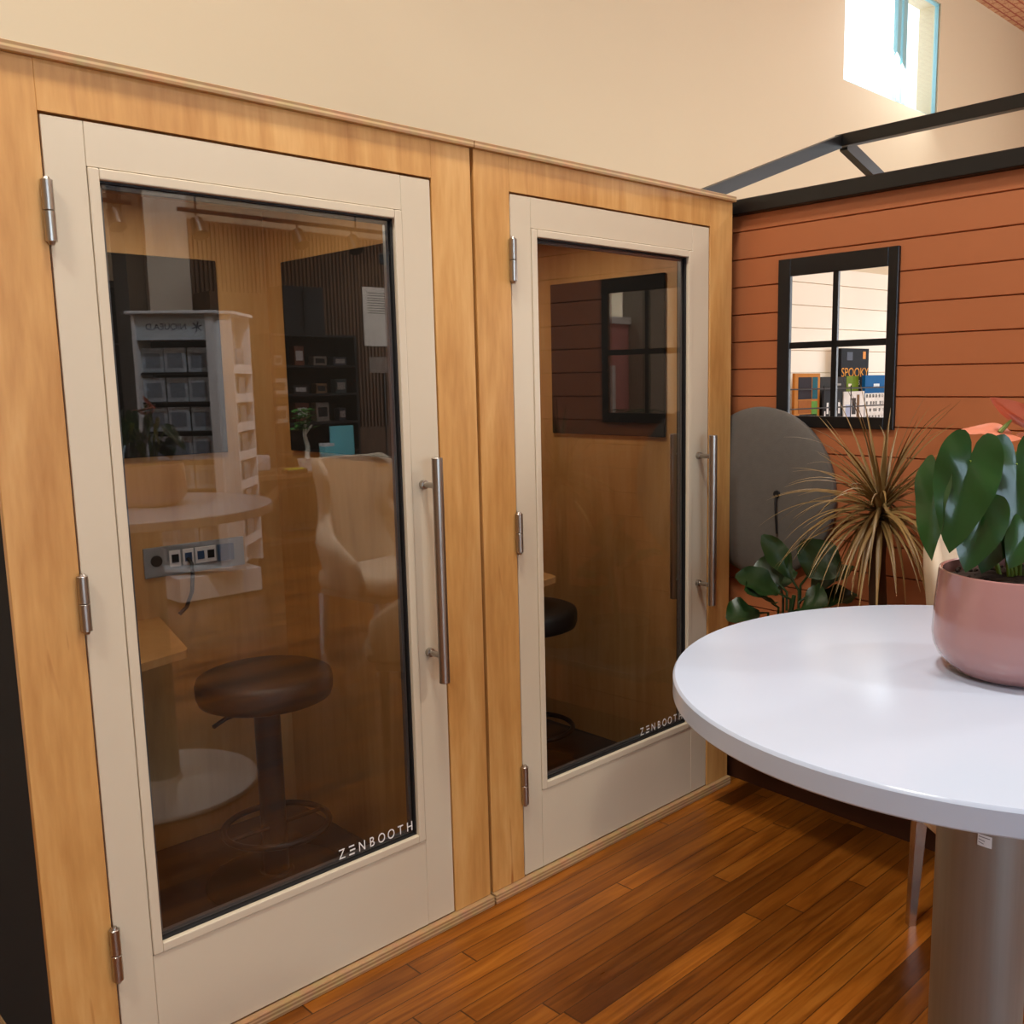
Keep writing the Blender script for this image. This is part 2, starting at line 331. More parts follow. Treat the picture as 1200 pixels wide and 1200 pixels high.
# ------------------------------------------------------------------ phone booths
BW = 1.1456
def make_booth(x0, which, desk_tip, groupname):
    L = {'left': 'left maple phone booth, the nearer of the two, with grey glass door',
         'right': 'right maple phone booth, beside the terracotta cabin wall, with grey glass door'}[which]
    t = empty('phone_booth', (x0, 0, 0), 0, L, 'phone booth', groupname)
    zt = 2.086; dx0, dx1, dz0, dz1 = .1223, 1.0195, .029, 1.995
    fz = MB()
    fz.box(0, dx0, 0, .018, .03, zt, .001, 1); fz.box(dx1, BW, 0, .018, .03, zt, .001, 1); fz.box(dx0, dx1, 0, .0179, dz1, zt, .0005, 1)
    fz.build('face_frame', maple, t)
    MB().box(-.004, BW+.004, -.014, 1.03, zt, zt+.018, .001, 1).build('roof_panel', plyw, t)
    MB().box(-.002, BW+.002, -.016, .98, 0, .029, .002, 1).build('base_plinth', plyw, t)
    s = MB(); s.box(.03, .08, .018, .97, .03, zt); s.box(BW-.1026, BW-.06, .018, .97, .03, zt); s.box(.08, BW-.1026, .90, .97, .03, zt); s.box(.08, BW-.1026, .03, .90, 2.03, zt)
    s.box(.08, dx0, .0181, .06, .03, 2.03); s.box(dx1, BW-.1026, .0181, .06, .03, 2.03)
    s.build('cabin_lining', maple_in, t)
    MB().box(.002, .03, .0182, .99, .03, zt).build('outer_side_panel', blackf, t)
    MB().box(BW-.06, BW-.05, .0182, .99, .03, zt).build('outer_side_panel', blackf, t)
    MB().box(.03, BW-.06, .97, .99, .03, zt).build('outer_back_panel', blackf, t)
    MB().box(.08, BW-.1026, .06, .90, .03, .068).build('carpet_floor', carpet, t)
    ix = BW-.1026
    MB().box(.10, .874, .888, .90, 1.285, 1.866, .002, 1).build('rear_panel', blackf, t)
    MB().box(ix-.012, ix, .208, .785, 1.285, 1.864, .002, 1).build('side_panel', blackf, t)
    MB().box(.08, .092, .208, .785, 1.285, 1.864, .002, 1).build('side_panel', blackf, t)
    j = MB(); j.box(dx0, dx0+.012, .06, .075, .03, dz1); j.box(dx1-.012, dx1, .06, .075, .03, dz1); j.box(dx0, dx1, .06, .075, dz1-.012, dz1)
    j.build('door_seal', blackr, t)
    # ceiling lamp
    la = MB().lathe([(0, 2.012), (.09, 2.012), (.1, 2.03), (0, 2.03)], 32, (.57, .45, 0)).build('ceiling_lamp', emit('booth_lamp', (1, .8, .55, 1), 4), t)
    # desk and outlet
    tx, ty = desk_tip
    d = [(.08, ty-.28*(tx-.08)), (tx-.012, ty-.004), (tx, ty+.012), (tx+(.9-ty)*.23, .90), (.08, .90)]
    MB().prism(d, .779, .80).build('desk', maple_in, t)
    if which == 'left':
        MB().box(.592, .908, .893, .90, .922, 1.014, .003, 2).build('outlet_strip', plain('outlet_plate', lin(150, 156, 160), .35, .3), t)
        os_ = t.children[-1]
        MB().lathe([(0, 0), (.017, 0), (.017, .004), (0, .004)], 20).build('button', blackr, os_, M=Matrix.Translation((.628, .893, .972)) @ Matrix.Rotation(PI/2, 4, 'X'))
        bluep = plain('blue_grey_socket', lin(70, 96, 128), .4)
        bluep2 = plain('blue_port', lin(48, 74, 110), .4)
        for cx, mm in ((.684, blackr), (.725, bluep2), (.764, bluep2), (.796, blackr)):
            so_ = MB().box(cx-.017, cx+.017, .890, .893, .948, .998, .001, 1).build('socket_frame', white_p, os_)
            MB().box(cx-.011, cx+.011, .8885, .8899, .960, .986, .0005, 1).build('socket', mm, os_)
        MB().box(.818, .872, .889, .893, .945, .998, .001, 1).build('socket_cover', bluep, os_)
        pts = [(.722, .888, .968), (.724, .868, .955), (.722, .862, .92), (.715, .860, .87), (.695, .860, .825), (.672, .862, .806)]
        MB().tube(pts, .006, 8).build('power_cord', blackr, t, smooth=60)
    # ---- door
    y0, y1 = .002, .047
    a0, a1, c0, c1 = .1263, 1.0155, .033, 1.9900          # door outline
    g0, g1, h0, h1 = .223, .905, .2975, 1.886             # visible glass
    b = .022
    dm = MB()
    dm.box(a0, g0-b, y0, y1, c0, c1, .0012, 1); dm.box(g1+b, a1, y0, y1, c0, c1, .0012, 1)
    dm.box(g0-b+.0006, g1+b-.0006, y0, y1, h1+b, c1, .0008, 1); dm.box(g0-b+.0006, g1+b-.0006, y0, y1, c0, h0-b, .0008, 1)
    door = dm.build('door', doorp, t)
    gb = MB(); e = .0012
    for q in ((g0-b+e, g0, h0-b+e, h1+b-e), (g1, g1+b-e, h0-b+e, h1+b-e), (g0, g1, h1, h1+b-e), (g0, g1, h0-b+e, h0)):
        gb.box(q[0], q[1], y0-.003, y1, q[2], q[3], .0025, 2)
    gb.build('glazing_bead', doorp, door)
    k = MB(); e = .004
    for q in ((g0, g0+e, h0, h1), (g1-e, g1, h0, h1), (g0, g1, h1-e, h1), (g0, g1, h0, h0+e)): k.box(q[0], q[1], .011, .0465, q[2], q[3])
    k.build('glass_gasket', blackr, door)
    k = MB(); e2 = .012
    for q in ((g0+e, g0+e2, h0+e, h1-e), (g1-e2, g1-e, h0+e, h1-e), (g0+e, g1-e, h1-e2, h1-e), (g0+e, g1-e, h0+e, h0+e2)): k.box(q[0], q[1], .0255, .036, q[2], q[3])
    k.build('spacer_bar', spacer, door)
    MB().box(g0+e, g1-e, .018, .024, h0+e, h1-e).build('glass_pane', tint_glass, door)
    hx = .960
    for sy, nm in ((-1, 'handle'), (1, 'inner_handle')):
        yb = -.062 if sy < 0 else .105; yf = y0 if sy < 0 else y1
        h = MB(); r = .0142
        h.tube([(hx, yb, .719), (hx, yb, .721), (hx, yb, 1.303), (hx, yb, 1.305)], [r*.86, r, r, r*.86], 24)
        for z in (.79, 1.233):
            h.tube([(hx, yb, z), (hx, yf+sy*.012, z)], .0075, 14)
            h.tube([(hx, yf, z), (hx, yf+sy*.012, z), (hx, yf+sy*.013, z)], [.0115, .0115, .009], 18)
        h.build(nm, steel, door, smooth=40)
    for z0, z1 in ((1.76, 1.872), (1.013, 1.124), (.262, .377)):
        h = MB(); zm = (z0+z1)/2; hx_ = a0-.002; rr = .0105
        for p, q in ((z0, zm-.0006), (zm+.0006, z1)):
            h.tube([(hx_, -.0085, p), (hx_, -.0085, p+.001), (hx_, -.0085, q-.001), (hx_, -.0085, q)], [rr*.9, rr, rr, rr*.9], 18)
        h.tube([(hx_, -.0085, z0-.006), (hx_, -.0085, z0)], [.005, .0075], 14); h.tube([(hx_, -.0085, z1), (hx_, -.0085, z1+.005)], [.0075, .005], 14)
        h.box(hx_-.001, hx_+.001, -.004, .03, z0, z1)
        h.build('hinge', steel, door, smooth=40)
    # lettering on the glass
    tm = MB(); z0, hgt, xs = .311, .026, .681; step = (.888-.681)/7
    for i, ch in enumerate('ZENBOOTH'):
        X = xs+i*step
        if ch == 'E':
            for kk, (s0, s1) in enumerate(((0., .0155), (.0025, .018), (.0, .0155))):
                zz = z0+kk*hgt*.41; tm.box(X+s0-.009, X+s1-.009, .0172, .0178, zz, zz+hgt*.15)
        else:
            M = Matrix.Translation((X, .0177, z0)) @ Matrix.Rotation(PI/2, 4, 'X') @ Matrix.Scale(.78, 4, (1, 0, 0))
            tm.add(text_mb(ch, hgt*1.42, M, .0002, 'CENTER'))
    tm.build('lettering', white_ink, door)
    # lamp light
    ld = bpy.data.lights.new('booth_lamp', 'AREA'); ld.shape = 'DISK'; ld.size = .2; ld.energy = 3.8; ld.color = (1, .87, .68)
    lo = bpy.data.objects.new('booth_lamp', ld); COL.objects.link(lo); lo.parent = t; lo.location = (.57, .45, 2.005)
    return t
B1 = make_booth(.30993, 'left', (.529, .472), 'maple phone booths')
B2 = make_booth(1.46657, 'right', (.692, .424), 'maple phone booths')

# stools
def make_stool(loc, label, rot=0):
    t = empty('bar_stool', loc, rot, label, 'stool', 'black booth stools')
    MB().lathe([(0, .545), (.165, .545), (.18, .552), (.186, .57), (.187, .60), (.182, .615), (.165, .623), (.08, .628), (0, .628)], 56).build('seat', leather, t, smooth=50)
    MB().tube([(0, 0, .01), (0, 0, .546)], .036, 28).build('column', darkmetal, t, smooth=40)
    ring = [(.146*math.cos(a), .146*math.sin(a)-.02, .172) for a in [2*PI*i/40 for i in range(40)]]
    MB().tube(ring, .009, 10, closed=True).tube([(-.146, -.02, .172), (0, -.02, .172), (.146, -.02, .172)], .006, 8).build('foot_ring', darkmetal, t, smooth=60)
    MB().lathe([(0, 0), (.192, 0), (.195, .006), (.185, .014), (.05, .024), (.045, .03), (0, .03)], 56).build('base', darkmetal, t, smooth=40)
    MB().tube([(-.03, -.02, .535), (-.15, -.06, .538), (-.19, -.075, .53)], .006, 8).build('lever', darkmetal, t, smooth=60)
    return t
make_stool((1.047, .475, .068), 'round black stool inside the left booth')
make_stool((2.075, .505, .068), 'round black stool inside the right booth, half hidden by the door frame', .4)

# ------------------------------------------------------------------ cabin on the right (own frame: h across, s along the wall)
XW, AW = 2.6823, .06507
HM = Matrix.Translation((XW, 0, 0)) @ Matrix.Rotation(-AW, 4, 'Z')      # local x = h, local y = s
def hp(h, s, z): return HM @ Vector((h, s, z))
S0, S1 = -1.95, .9
ws0, ws1, wzb, wzt = -.602, -.156, 1.326, 1.884                          # window outline
os0, os1, ozb, ozt = -.567, -.206, 1.364, 1.827
zl, pitch = 1.99624, .094759
sd = MB()
def board(s0, s1, za, zb):
    e = .0028
    sd.prism([(.009, za), (.0, za+e*1.3), (0, zb-e*.5), (.009, zb), (.03, zb), (.03, za)], s0, s1, 'y')
zs = [2.052]+[zl-k*pitch for k in range(0, 21)]+[0]
for za, zb in zip(zs[1:], zs):
    if zb <= wzb or za >= wzt: board(S0, S1, za, zb)
    else:
        board(S0, ws0+.02, za, zb); board(ws1-.02, S1, za, zb)
        if zb > wzt-.02: board(ws0+.02, ws1-.02, wzt-.02, zb)
        if za < wzb+.02: board(ws0+.02, ws1-.02, za, wzb+.02)
struct(sd.build('wall_cabin', siding, M=HM))
f = MB()
y0_, y1_ = -.013, .002
f.box(y0_, y1_, ws0, os0, wzb, wzt, .002, 1); f.box(y0_, y1_, os1, ws1, wzb, wzt, .002, 1); f.box(y0_, y1_, os0, os1, ozt, wzt, .002, 1); f.box(y0_, y1_, os0, os1, wzb, ozb, .002, 1)
f.box(-.009, .001, -.390, -.370, ozb, ozt); f.box(-.009, .001, os0, os1, 1.588, 1.609)
struct(f.build('window_4', blackp, M=HM))
# roof frame
rf = empty('roof_frame', (XW, 0, 0), -AW, 'black open timber roof frame above the terracotta cabin wall', 'roof frame')
MB().box(-.03, .09, S0, S1, 2.052, 2.102, .003, 1).build('top_plate', blackp, rf)
MB().box(3.28, 3.40, S0, S1, 2.052, 2.102, .003, 1).build('top_plate', blackp, rf)
MB().box(1.655, 1.705, S0-.02, .745, 2.645, 2.705, .003, 1).build('ridge_beam', blackp, rf)
for s in (.70, -1.95):
    for sg in (1, -1):
        a = [(1.68-sg*(1.68-.02), 2.102), (1.68-sg*.026, 2.70), (1.68-sg*.026, 2.635), (1.68-sg*(1.68-.18), 2.102)]
        MB().prism(a, s, s+.045, 'y').build('rafter', blackp, rf)
# cabin end wall of cream shiplap
sl = MB()
z = 2.05; zz = [2.05]+[1.966-.1125*k for k in range(18)]+[0]
for za, zb in zip(zz[1:], zz):
    e = .0018
    sl.prism([(.82, za), (.756, za), (.75, za+e), (.75, zb-e), (.756, zb), (.82, zb)], .0, 1, 'x') if 0 else sl.prism([(.82, za), (.756, za), (.75, za+e), (.75, zb-e), (.756, zb), (.82, zb)], .085, 3.28, 'x')
struct(sl.build('wall_shiplap', shiplap, M=HM))
# posts at the open end of the cabin
MB().box(3.28, 3.40, S0, S0+.1, 0, 2.052).build('post', blackp, rf)
MB().box(3.28, 3.40, .75, .85, 0, 2.052).build('post', blackp, rf)

# wire rack and books on the shiplap wall
rk = empty('wire_book_rack', (XW, 0, 0), -AW, 'black wire rack holding books, seen through the black window', 'book rack')
r = MB()
for z in (1.342, 1.436): r.tube([(1.08, .585, z), (2.06, .585, z)], .0035, 8)
r.build('rail', blackp, rk)
for h in (1.08, 1.38, 1.62, 1.98, 2.06): MB().tube([(h, .748, 1.25), (h, .585, 1.25), (h, .585, 1.45)], .003, 8).build('bracket', blackp, rk)
MB().box(1.06, 2.08, .585, .748, 1.238, 1.25, .001, 1).build('shelf', blackp, rk)
BK = 'books on the wire rack'
def book(h0, h1, s, z0, z1, col, label, th=.012, deco=None):
    t = empty('book', hp((h0+h1)/2, s, z0), -AW, label, 'book', BK); w2 = (h1-h0)/2; H = z1-z0
    MB().box(-w2, w2, 0, th, 0, H, .001, 1).build('cover', plain('cover_'+str(len(MATS)), lin(*col), .75, var=.15, scale=30, spec=.15), t)
    for d in deco or []:
        k, c, box = d[0], plain('print_'+str(len(MATS)), lin(*d[1]), .75, var=.2, scale=60, spec=.15), d[2]
        if k == 'r': MB().box(box[0]*w2, box[1]*w2, -.0012, 0, box[2]*H, box[3]*H).build('print', c, t)
        else:
            M = Matrix.Translation((box[0]*w2, -.0012, box[1]*H)) @ Matrix.Rotation(PI/2, 4, 'X')
            text_mb(k, box[2], M, .0004, 'CENTER').build('title', c, t)
    return t
book(1.12, 1.175, .68, 1.25, 1.50, (120, 76, 40), 'brown book at the left end of the wire rack', .02)
book(1.182, 1.395, .62, 1.25, 1.512, (186, 122, 50), 'tan framed book with a dark picture on the wire rack', .015,
     [('r', (44, 36, 40), (-.72, .32, .52, .93)), ('r', (32, 92, 104), (.38, .8, .52, .93)), ('r', (156, 92, 36), (-.7, .3, .26, .5)), ('r', (96, 150, 60), (.34, .8, .2, .48)),
      ('r', (28, 26, 26), (-.6, .75, .12, .24)), ('r', (206, 202, 196), (-.5, .65, .15, .21))])
book(1.41, 1.66, .64, 1.25, 1.494, (48, 45, 42), 'dark grey wide book beside the tan framed book', .012, [('r', (150, 146, 138), (.3, .6, .82, .86))])
book(1.70, 1.965, .70, 1.25, 1.642, (30, 32, 36), 'tall black spooky book standing behind the others', .02,
     [('SPOOKY', (222, 150, 62), (.0, .62, .068)), ('LAKES', (224, 216, 200), (.0, .51, .035)), ('r', (226, 152, 80), (.55, .75, .86, .96)), ('r', (90, 98, 110), (-.6, -.2, .84, .95))])
book(1.685, 1.80, .655, 1.25, 1.497, (104, 128, 28), 'green book between the grey book and the blue box', .012, [('r', (226, 214, 190), (-.7, -.2, .78, .84))])
book(1.815, 2.02, .625, 1.25, 1.50, (14, 92, 150), 'blue and white patterned card set at the right end of the wire rack', .02,
     [('r', (238, 232, 222), (-.98, .98, .02, .62)), ('r', (226, 240, 244), (-.2, .35, .76, .82))]+
     [('r', (36, 36, 40), (-.9+.3*i+.05*((i*j) % 3), -.74+.3*i+.05*((i*j) % 3), .08+.15*j, .15+.15*j)) for i in range(6) for j in range(4)])
book(1.40, 1.57, .605, 1.25, 1.425, (38, 38, 40), 'black and white leaf patterned booklet in front of the grey book', .006,
     [('r', (236, 234, 228), (-.9+.3*i, -.72+.3*i, .1+.12*((i*2) % 4), .42+.12*((i*2) % 4))) for i in range(6)])
book(1.585, 1.78, .605, 1.25, 1.418, (232, 228, 220), 'white booklet with brown and grey marks in front of the green book', .006,
     [('r', (120, 90, 60), (.25, .5, .1, .9)), ('r', (180, 190, 214), (-.8, -.3, .1, .6)), ('r', (60, 54, 50), (-.2, .15, .3, .8))])

# round felt cushion panel hanging on the cabin wall
pr = []
R_, TH = .300, .036
prof = [(0, -TH)]+[(R_*math.sin(a)**.8 if a else 0, -TH*math.cos(a)) for a in [PI/2*i/14 for i in range(1, 15)]]+[(R_-.004, .02), (R_-.02, .03), (0, .03)]
dpanel = empty('felt_disc', hp(-.032, -.112, 1.094), -AW, 'round grey felt disc on the terracotta wall beside the right booth', 'felt disc')
MD = Matrix.Rotation(PI/2, 4, 'Y')
MB().lathe(prof, 64).build('cushion', greyfelt, dpanel, M=MD, smooth=60)
MB().lathe([(0, -.008), (.011, -.008), (.013, 0), (0, 0)], 16).build('button', blackr, dpanel, loc=(-.034, -.095, .006), M=MD, smooth=40)
MB().tube([(-.040, -.096, .004), (-.050, -.1, -.02), (-.047, -.101, -.08), (-.040, -.100, -.13)], .004, 8).build('strap', blackr, dpanel, smooth=60)

# ------------------------------------------------------------------ bar table
TX, TY, TZ = 1.151, -1.496, 1.063
tb = empty('bar_table', (TX, TY, 0), 0, 'tall round white bar table on a nickel column', 'table')
MB().lathe([(0, TZ-.032), (.4535, TZ-.032), (.455, TZ-.030), (.455, TZ-.0045), (.4535, TZ-.002), (.452, TZ-.0004), (.450, TZ), (0, TZ)], 128).build('table_top', white_lam, tb, smooth=14)
MB().lathe([(.066, .02), (.066, TZ-.033)], 48).build('column', chrome, tb, smooth=40)
MB().lathe([(0, 0), (.34, 0), (.345, .006), (.34, .016), (.1, .026), (.075, .03), (.07, .05), (0, .05)], 72).build('base', white_p, tb, smooth=40)
# price sticker on the column
sc_ = plain('paper_sticker', lin(226, 228, 230), .6, var=.02); ink = plain('grey_print', lin(120, 122, 126), .6)
view = math.atan2(CAM.y-TY, CAM.x-TX)
def on_col(u, z, r=.0672): 
    a = view+u; return (TX+r*math.cos(a), TY+r*math.sin(a), z)
st = empty('price_sticker', on_col(.0, .8), 0, 'small white paper sticker on the table column', 'sticker')
k = MB(); k.grid(lambda i, j: Vector(on_col(-.12+.28*i, .838+.017*j-.004*i))-st.location, 6, 1); k.build('paper', sc_, st)
k = MB()
for q, (a, b_) in enumerate(((-.1, .12), (-.1, .02), (-.1, .0))):
    k.grid(lambda i, j: Vector(on_col(a+(b_-a)*i, .8505-.004*q+.0012*j-.003*i, .0675))-st.location, 4, 1)
k.build('print', ink, st)

# ------------------------------------------------------------------ potted anthurium on the table
PX, PY = 1.205, -1.512
pt_ = empty('potted_anthurium', (PX, PY, TZ), 0, 'anthurium with glossy leaves in a pink glazed pot on the white table', 'potted plant')
prf = [(0, 0), (.085, 0), (.094, .006), (.112, .024), (.119, .04), (.121, .055), (.1185, .10), (.1145, .146), (.1135, .150), (.111, .151), (.1085, .149), (.1085, .125), (0, .125)]
MB().lathe(prf, 80).build('pot', pinkpot, pt_, smooth=50)
k = MB(); k.lathe([(.1085, .128), (.09, .136), (.05, .142), (0, .143)], 40); rs = random.Random(3)
for v in k.bm.verts: v.co.z += rs.uniform(-.003, .004)
for i in range(60):
    a, q = rs.uniform(0, 2*PI), .1*math.sqrt(rs.random()); bmesh.ops.create_icosphere(k.bm, subdivisions=1, radius=rs.uniform(.002, .005), matrix=Matrix.Translation((q*math.cos(a), q*math.sin(a), .141)))
k.build('soil', soil, pt_)
HR = [(0, 1.), (7, .90), (15, .79), (26, .67), (42, .565), (65, .485), (90, .445), (118, .43), (140, .41), (156, .36), (168, .27), (176, .15), (180, .09)]
def heart(mb, base, tip, width, up, fold=.28, droop=.12, na=44, nr=7):
    """heart-shaped blade, stem joint at base, pointed tip, two round lobes behind the joint"""
    base, tip, up = Vector(base), Vector(tip), Vector(up); ax = tip-base; Lg = ax.length; ax.normalize()
    sd_ = ax.cross(up).normalized(); nn = sd_.cross(ax).normalized(); ws = width/(.9*Lg)
    def rad(d):
        for (a, ra), (b, rb) in zip(HR, HR[1:]):
            if d <= b: return ra+(rb-ra)*(d-a)/(b-a)
        return HR[-1][1]
    c = mb.bm.verts.new(base); prev = None; first = None; rows = []
    for k in range(na):
        d = -180+360*k/na; rr = rad(abs(d))*Lg; row = []
        for i in range(1, nr+1):
            q = i/nr*rr; al = q*math.cos(math.radians(d)); la = q*math.sin(math.radians(d))*ws
            h = fold*abs(la)-.9*la*la/max(width, .01)*fold*1.2 - droop*Lg*(al/Lg)**2 + .004*math.sin(al*90+la*60)*min(1, abs(la)/(.3*width))*width/.1
            row.append(mb.bm.verts.new(base+ax*al+sd_*la+nn*h))
        rows.append(row)
    for k in range(na):
        A, B = rows[k], rows[(k+1) % na]
        mb.bm.faces.new((c, A[0], B[0]))
        for i in range(nr-1): mb.bm.faces.new((A[i], A[i+1], B[i+1], B[i]))
foliage = MB(); young = MB(); stems = MB()
LF = [  # base(stem joint), tip, width, up-normal  (pot-centred coordinates)
    ((-.104, .042, .311), (-.137, .050, .188), .086, (-.86, -.42, .25)),
    ((-.112, .086, .283), (-.138, .084, .174), .062, (-.9, .30, .2)),
    ((-.066, .040, .320), (-.072, .046, .235), .045, (.35, -.85, .35)),
    ((-.090, .027, .241), (-.114, .035, .159), .072, (-.80, -.52, .25)),
    ((-.050, .000, .305), (-.062, -.014, .176), .090, (-.78, -.58, .22)),
    ((-.058, .019, .212), (-.076, .027, .152), .055, (-.7, -.66, .25)),
    ((-.040, -.022, .225), (-.078, -.010, .166), .06, (-.75, -.5, .4)),
    ((.030, -.050, .300), (.010, -.085, .18), .10, (-.7, -.6, .3)),
    ((.055, .050, .27), (.10, .09, .20), .08, (.3, .5, .8)),
    ((.0, -.05, .22), (-.03, -.09, .155), .07, (-.6, -.7, .4)),
    ((.06, .0, .22), (.10, -.05, .165), .08, (.2, -.8, .5)),
]
def stalk(bs): 
    s0 = (bs[0]*.22, bs[1]*.25, .138); m1 = (bs[0]*.45, bs[1]*.45, .138+(bs[2]-.138)*.62); m2 = (bs[0]*.85, bs[1]*.85, bs[2]+.006)
    stems.tube([s0, m1, m2, bs], [.003, .0026, .0023, .0018], 8)
for bs, tp, wd, up in LF:
    heart(foliage, bs, tp, wd, up); stalk(bs)
for bs, tp, wd, up in (((.006, .069, .285), (.011, .051, .222), .060, (-.8, -.5, .3)), ((.026, .037, .303), (.015, .040, .255), .045, (-.7, -.6, .4)), ((-.095, .098, .285), (-.118, .098, .225), .03, (-.8, .2, .2))):
    heart(young, bs, tp, wd, up); stalk(bs)
foliage.build('foliage', leafg, pt_, smooth=80); young.build('young_foliage', leafy, pt_, smooth=80)
for p in ([(.005, .01, .138), (-.005, .03, .25), (-.019, .034, .346)], [(.02, 0, .138), (.02, .01, .27), (.010, .008, .360)], [(.0, .01, .138), (-.01, .03, .22), (-.008, .05, .315)]):
    stems.tube(p, [.0028, .0024, .002], 8)
stems.build('stem', stemg, pt_, smooth=80)
k = MB(); heart(k, (-.018, .034, .346), (-.062, .078, .352), .075, (-.25, -.1, 1), fold=.10, droop=.05); k.build('spathe', spathe, pt_, smooth=80)
k = MB(); heart(k, (.010, .008, .360), (-.030, .050, .392), .045, (.35, .35, .9), fold=.5, droop=-.1); k.build('spathe', spathe, pt_, smooth=80)
k = MB(); heart(k, (.004, .0, .338), (.03, -.05, .330), .06, (-.1, -.2, 1), fold=.2); k.build('spathe', spathe, pt_, smooth=80)
for a_, b_ in (((-.020, .036, .347), (-.006, .026, .364)), ((.008, .008, .362), (.002, .018, .388))): MB().tube([a_, [(a_[i]+b_[i])/2 for i in range(3)], b_], [.0036, .0034, .0016], 8).build('spadix', stemg, pt_, smooth=80)

# ------------------------------------------------------------------ wing chairs
def make_chair(loc, rotz, label, sc=1):
    t = empty('wing_chair', loc, rotz, label, 'armchair', 'cream wing chairs'); t.scale = (sc, sc, 1)
    K = [(.37, .325, .50), (.46, .365, .545), (.56, .385, .54), (.62, .375, .45), (.67, .325, .31), (.72, .265, .20), (.78, .228, .15), (.86, .222, .16), (.94, .24, .20), (1.0, .25, .21), (1.05, .24, .18), (1.08, .205, .12)]
    def prm(v):
        x = v*(len(K)-1); i = min(int(x), len(K)-2); q = x-i
        return [K[i][c]*(1-q)+K[i+1][c]*q for c in range(3)]
    def f(i, j):
        z, w_, r_ = prm(j); u = i*2-1; a = u*PI/2
        yb = .25+.11*(z-.37)/.75
        x = w_*math.copysign(abs(math.sin(a))**.75, a) if u else 0
        y = yb-r_*(1-abs(math.cos(a))**.8) if abs(u) < 1 else yb-r_
        return Vector((x, y, z))
    mb = MB(); mb.grid(f, 32, 22); o = mb.build('back_shell', boucle, t, smooth=80)
    so = o.modifiers.new('s', 'SOLIDIFY'); so.thickness = .045; so.offset = 0
    sb = o.modifiers.new('b', 'SUBSURF'); sb.levels = 1; sb.render_levels = 1
    s = MB(); s.box(-.30, .30, -.34, .22, .36, .475, .045, 5); s.build('seat_cushion', boucle, t, smooth=80)
    MB().box(-.27, .27, -.28, .22, .325, .365, .01, 2).build('seat_base', boucle, t)
    for sx in (-1, 1):
        for y_, dy in ((-.24, -.0), (.20, .04)):
            l = MB(); p0 = Vector((sx*.24, y_+dy*.6, .327)); p1 = Vector((sx*.25, y_+dy, 0))
            a0 = .021; a1 = .0135
            A = [(p0.x-a0, p0.y-a0, p0.z), (p0.x+a0, p0.y-a0, p0.z), (p0.x+a0, p0.y+a0, p0.z), (p0.x-a0, p0.y+a0, p0.z)]
            Bq = [(p1.x-a1, p1.y-a1, 0), (p1.x+a1, p1.y-a1, 0), (p1.x+a1, p1.y+a1, 0), (p1.x-a1, p1.y+a1, 0)]
            VA = [l.bm.verts.new(q) for q in A]; VB = [l.bm.verts.new(q) for q in Bq]
            l.bm.faces.new(VA); l.bm.faces.new(VB)
            for q in range(4): l.bm.faces.new((VA[q], VA[(q+1) % 4], VB[(q+1) % 4], VB[q]))
            l.build('leg', polished, t)
    return t
# front of the chair is local -Y
make_chair((2.216, -1.18, 0), math.atan2(-.6, .8), 'cream wing chair behind the white table, mostly hidden by the pot', .74)
make_chair((2.86, -2.52, 0), PI-.12, 'cream wing chair reflected in the left booth door')

# ------------------------------------------------------------------ plants on a ledge by the cabin wall
lg = empty('wall_ledge', (XW, 0, 0), -AW, 'dark ledge on the terracotta wall holding the two plants, hidden behind the table', 'ledge')
MB().box(-.36, -.001, -.86, -.14, .42, .445, .003, 1).build('board', terrac, lg)
for s in (-.8, -.2): MB().prism([(-.3, .42), (-.001, .42), (-.001, .3)], s, s+.02, 'y').build('bracket', terrac, lg)
struct(MB().box(-.012, -.001, S0, .9, 0, .11).build('baseboard_right', plain('dark_stained_board', lin(64, 32, 14), .5), M=HM))
dr = empty('dracaena', (2.45, -.66, .445), 0, 'spiky bronze dracaena by the terracotta wall beneath the black window', 'potted plant')
MB().lathe([(0, 0), (.09, 0), (.095, .01), (.12, .20), (.125, .21), (.115, .21), (.11, .17), (0, .17)], 40).build('planter', terrac, dr, smooth=40)
MB().lathe([(.112, .172), (0, .178)], 24).build('soil', soil, dr)
MB().tube([(0, 0, .17), (.01, 0, .3), (-.005, .005, .5), (0, 0, .62)], [.03, .027, .025, .022], 12).build('stem', bark, dr, smooth=60)
k = MB(); rd = random.Random(11)
def blade(mb, p, az, el, Lg, wd, droop, n=10, xm=9):
    p = Vector(p); d = Vector((math.cos(az)*math.cos(el), math.sin(az)*math.cos(el), math.sin(el))); pts = [p.copy()]; q = p.copy()
    for i in range(n):
        q = q+d*(Lg/n); q.x = min(q.x, xm-.0015*(q.x > xm)); pts.append(q.copy()); d = (d+Vector((0, 0, -droop/n))).normalized()
    sd_ = Vector((-math.sin(az), math.cos(az), 0))
    prev = None
    for i, c in enumerate(pts):
        v = i/n; ww = wd*(.55+.45*math.sin(PI*min(1, v*1.4+.1)))*(1-v**3)+.0004
        tg = (pts[min(i+1, n)]-pts[max(i-1, 0)]).normalized(); nn = sd_.cross(tg)
        row = [mb.bm.verts.new(c-sd_*ww+nn*ww*.5), mb.bm.verts.new(c), mb.bm.verts.new(c+sd_*ww+nn*ww*.5)]
        if prev:
            for q2 in range(2): mb.bm.faces.new((prev[q2], prev[q2+1], row[q2+1], row[q2]))
        prev = row
